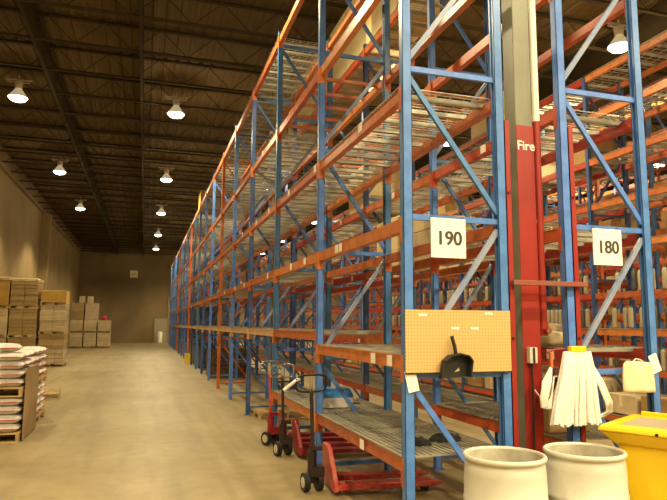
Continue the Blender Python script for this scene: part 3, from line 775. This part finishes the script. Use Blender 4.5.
# box with blue lid on low shelf, bay 2
zl = .65 + .052 + .018
t = empty('storage_box', (2.03, 7.02, zl)); tag(t, 'white box with bright blue lid on the low shelf behind the nearest jack handle', 'box')
MB().box(0, .40, 0, .30, 0, .12).build('box_body', M['white'], t, bevel=.008)
m = MB(); taper(m, -.01, .41, -.01, .31, .12, .03, .38, .06, .28, .22); m.build('blue_lid', M['bluebin'], t, bevel=.01)
def rag(name, loc, sx, sy, lab, seed, m):
    rr = random.Random(seed); mb = MB(); n = 10; vs = []
    for j in range(n + 1):
        for i in range(n + 1):
            u, v = i / n * 2 - 1, j / n * 2 - 1; rad = max(0, 1 - (u * u + v * v) * .6)
            vs.append((u * sx * (1 + .2 * math.sin(4 * v + seed)), v * sy * (1 + .2 * math.cos(5 * u)), .004 + (.05 * rad * (1 + .5 * math.sin(7 * u + 2 * seed) * math.cos(6 * v)) if 0 < i < n and 0 < j < n else 0)))
    N = (n + 1) ** 2; fs = [(j * (n + 1) + i, j * (n + 1) + i + 1, (j + 1) * (n + 1) + i + 1, (j + 1) * (n + 1) + i) for j in range(n) for i in range(n)]
    vs += [(a, b_, 0.) for a, b_, c in vs]; fs += [tuple(N + k for k in q[::-1]) for q in fs]
    for i in range(n):
        fs += [(i, N + i, N + i + 1, i + 1), (n * (n + 1) + i, n * (n + 1) + i + 1, N + n * (n + 1) + i + 1, N + n * (n + 1) + i), (i * (n + 1), (i + 1) * (n + 1), N + (i + 1) * (n + 1), N + i * (n + 1)), (i * (n + 1) + n, N + i * (n + 1) + n, N + (i + 1) * (n + 1) + n, (i + 1) * (n + 1) + n)]
    mb.add(vs, fs, True); o = mb.build(name, m, loc=loc); tag(o, lab, 'cloth'); return o
rag('crumpled_rag', (2.52, 4.85, zl), .13, .10, 'crumpled black cloth on the low end shelf beside the left drum', 1, M['blackcloth'])
rag('crumpled_rag', (2.20, 4.72, zl), .10, .05, 'thin black rag on the low end shelf just right of the front post', 3, M['blackcloth'])
rag('crumpled_rag', (2.50, 7.45, zl), .14, .12, 'small crumpled white and brown scrap behind the blue lidded box', 2, M['sack'])
# tan goods beside the pipe, in second row
zb = 1.46 + .052 + .016
def lump(name, loc, sx, sy, sz, m, lab, cat, seed=0, parent=None):
    mb = MB(); nu, nv = 18, 10; vs = []
    for k in range(nv + 1):
        a = PI * k / nv
        for i in range(nu):
            b_ = 2 * PI * i / nu; e = .6
            cx = math.sin(a) ** e * math.copysign(abs(math.cos(b_)) ** e, math.cos(b_)); cy = math.sin(a) ** e * math.copysign(abs(math.sin(b_)) ** e, math.sin(b_))
            w = 1 + .09 * math.sin(3 * b_ + seed) * math.sin(2 * a + seed)
            vs.append((sx * cx * w, sy * cy * w, sz * (1 - math.copysign(abs(math.cos(a)) ** e, math.cos(a))) / 2 * 1))
    fs = [(k * nu + i, k * nu + (i + 1) % nu, (k + 1) * nu + (i + 1) % nu, (k + 1) * nu + i) for k in range(nv) for i in range(nu)]
    mb.add(vs, fs, True); o = mb.build(name, m, loc=loc, parent=parent)
    if lab: tag(o, lab, cat)
    return o
lump('filled_sack', (3.62, 4.95, zb), .17, .22, .20, M['sack'], 'mottled brown sack on the second row shelf, right of the red pipe', 'sack', 1)
lump('filled_sack', (3.86, 5.35, zb), .15, .2, .17, M['tan'], 'tan sack behind the mottled one on the second row shelf', 'sack', 2)
lump('filled_sack', (3.30 + .13, 4.60, zb), .10, .12, .13, M['cardpale'], 'small pale sack in front of the mottled one on the second row shelf', 'sack', 4)
one('carton', MB().box(0, .42, 0, .5, 0, .42), M['card'], (3.28 + .13, 4.62, .70 + .07), 'brown carton on the low shelf behind the left mop and red column', 'carton', .01)
# cream boards on top of the second row: upright panels
for n, k in ((1, 1), (2, 0), (2, 1), (3, 0), (3, 1), (4, 0)):
    t = empty('board_crate', (XB + .05, Y1 + n * S + .12 + k * 1.13, 6.33 + .075)); tag(t, 'tall cream board crate on the top level of the second row', 'crate', 'cream board crates on the top level')
    MB().box(0, .74, 0, 1.08, .1, 1.35).build('cream_panel', M['cream'], t, bevel=.008)
    mb = MB()
    for y in (0, .49, .98): mb.box(0, .74, y, y + .1, 0, .1)
    mb.build('skid', M['wood'], t)
rr0 = random.Random(3)
# golden carton on the top of the front row far away
one('carton', MB().box(0, .8, 0, 1.0, 0, .75), M['cardyel'], (1.98, 25.0, 6.45), 'golden yellow carton on top of the far front racks against the ceiling', 'carton', .01)
# tan panels at level 3.57 and 2.49 in the second row
for k, (y, z, h, mm_) in enumerate([(Y1 + S + .3, 2.49, .6, 'cardpale'), (Y1 + S + 1.35, 2.49, .75, 'cream'), (Y1 + 2 * S + .3, 3.57, .8, 'cream')]):
    load((XB + .08, y, z + .07), .70, .85, h, M[mm_], 3, ['pale carton stack on the second row just behind the 190 sign', 'cream carton stack next behind the pale one in the second row', 'cream carton stack high in the second row'][k], seed=k + 20)
load((7.95, 12.3, 6.49), .72, 1.3, 1.0, M['cream'], 3, 'bright cream carton stack at the top of the third row under a lamp', seed=40)
# dark crates on the floor in bay 7
for c in range(2):
    for k in range(3):
        t = empty('slatted_crate', (2.04 + c * .62, 19.6, k * .30)); tag(t, 'dark slatted crate in the floor stack under the far front racks', 'crate', 'dark slatted crates')
        mb = MB()
        for z in (.03, .12, .21): mb.box(0, .6, 0, .02, z, z + .07).box(0, .6, 1.5, 1.52, z, z + .07).box(0, .02, 0, 1.52, z, z + .07).box(.58, .6, 0, 1.52, z, z + .07)
        mb.build('slats', M['darkwood'], t)
        MB().box(0, .6, 0, 1.52, 0, .03).build('bottom', M['darkwood'], t)
        mb = MB()
        for xx in (.02, .54):
            for yy in (.02, 1.44): mb.box(xx, xx + .04, yy, yy + .06, .03, .295)
        mb.build('corner_posts', M['darkwood'], t)
b1 = load((0, 0, 0), .68, .95, 1.0, M['bluewrap'], 4, 'dark blue wrapped stack standing under the distant front racks', group='dark blue stacks under the distant front racks')
B1 = tree(b1); fb = True
for n in range(8, 19):
    for k in range(2):
        for z in (0.0, 1.57 + .085):
            if z > 1 and (n + k) % 3 == 0: continue
            loc = (XA + .09, Y1 + n * S + .16 + k * 1.15, z); g = 'dark blue stacks under the distant front racks' if z < 1 else 'dark blue stacks on the distant front shelves'
            lab = 'dark blue wrapped stack standing under the distant front racks' if z < 1 else 'dark blue wrapped stack on the first shelf level of the distant front racks'
            if fb: b1.location = loc; fb = False
            else: copy_tree(B1, loc=loc, label=lab, group=g, scale=(1, 1, rr0.uniform(.7, 1.15) if z < 1 else .72))
# yellow guard at the base of the far post
t = empty('yellow_guard', (1.86, Y1 + 9 * S + .9, 0)); tag(t, 'yellow steel guard at the foot of the far red uprights', 'guard')
MB().box(-.12, .1, -.02, .0, 0.01, .42).box(-.14, -.12, -.02, .25, 0.01, .42).box(-.12, .1, .23, .25, .01, .42).build('shield', M['yelpaint'], t, bevel=.005)
MB().box(-.18, .13, -.06, .29, 0, .01).build('base_plate', M['yelpaint'], t)

# cartons and small goods on rows three and four
cart0 = empty('carton', (0, 0, 0)); tag(cart0, 'x', 'carton')
MB().box(-.5, .5, -.5, .5, 0, 1).build('box_body', M['card'], cart0)
MB().box(-.502, .502, -.06, .06, .4, 1.004).build('tape', M['cardpale'], cart0)
CT = tree(cart0); c_used = False
cp0 = empty('carton', (0, 0, 0)); tag(cp0, 'x', 'carton')
MB().box(-.5, .5, -.5, .5, 0, 1).build('box_body', M['cardpale'], cp0); MB().box(-.502, .502, -.06, .06, .4, 1.004).build('tape', M['cream'], cp0)
CP = tree(cp0); p_used = False
def put(pale, loc, sc, lab, g):
    global c_used, p_used
    root, T, u = (cp0, CP, p_used) if pale else (cart0, CT, c_used)
    if not u:
        root.location = loc; root.scale = sc; root['label'] = lab; root['group'] = g
        if pale: p_used = True
        else: c_used = True
    else: copy_tree(T, loc=loc, rz=0, label=lab, group=g, scale=sc)
rr = random.Random(11)
def fill(X, levels, n0, n1, off, which, dens, word):
    for n in range(n0, n1):
        for li in which:
            z = levels[li] + .085; top = (levels[li + 1] if li + 1 < len(levels) else levels[li] + 1.1) - .10
            for k in range(3):
                if rr.random() > dens: continue
                w = rr.uniform(.55, .72); h = min(rr.uniform(.45, .95) * (top - z), 1.1)
                pale = rr.random() < .35
                put(pale, (X + W / 2, Y1 + (n + off) * S + .45 + k * .78, z), (.74, w, h), ('pale' if pale else 'brown') + ' carton on the %s rack row, seen through the racks in front' % word, ('pale' if pale else 'brown') + ' cartons on the %s row' % word)
fill(7.9, LC_, 0, 9, 1, (0,), .9, 'third')
fill(7.9, LC_, 0, 8, 1, (4, 6), .35, 'third')
fill(9.38, LD, 0, 7, 1, (0, 4, 6), .4, 'fourth')
# small upright containers on the picking shelves
def canister():
    r = empty('storage_canister', (0, 0, 0)); tag(r, 'x', 'canister')
    MB().lathe([(0, 0), (.036, 0), (.04, .02), (.04, .30), (.03, .34), (0, .34)], 10).build('canister_body', M['tan'], r)
    MB().cyl((0, 0, .34), (0, 0, .38), .02, 8).build('cap', M['green'], r)
    return r
ca0 = canister(); CA = tree(ca0); ca1 = canister()
for c in [o for o in COL.objects if o.parent is ca1 and o.name.startswith('canister')]: c.data = c.data.copy(); c.data.materials[0] = M['darkgrey']
CW = tree(ca1)
first = True; firstw = True; cnt = 0
for n in range(0, 5):
    for li in (1, 2, 3):
        z = LC_[li] + .085 if li in (2,) else LC_[li] + .053
        for k in range(17):
            if rr.random() < .35: continue
            white = rr.random() < .45
            X = 7.9 + rr.uniform(-.005, .005) ; loc = (X, Y1 + (n + 1) * S + .22 + k * .127, z)
            g = 'dark grey canisters on the third row' if white else 'tan canisters on the third row'
            lab = ('dark grey' if white else 'tan') + ' canister standing on a picking shelf of the third rack row'
            if white and firstw: ca1.location = loc; ca1['label'] = lab; ca1['group'] = g; firstw = False
            elif (not white) and first: ca0.location = loc; ca0['label'] = lab; ca0['group'] = g; first = False
            else: copy_tree(CW if white else CA, loc=loc, label=lab, group=g)
            cnt += 1
# ---------------------------------------------------------------- world and colour
w = bpy.data.worlds.new('world'); SC.world = w; w.use_nodes = True
w.node_tree.nodes['Background'].inputs[0].default_value = (0, 0, 0, 1); w.node_tree.nodes['Background'].inputs[1].default_value = 0
vs_ = SC.view_settings; vs_.view_transform = 'Standard'; vs_.look = 'None'; vs_.exposure = -0.18; vs_.gamma = 1.0
vs_.use_curve_mapping = False
SC.cycles.max_bounces = 8; SC.cycles.diffuse_bounces = 4; SC.cycles.use_light_tree = True
SC.cycles.sample_clamp_indirect = 4.
SC.cycles.use_denoising = True
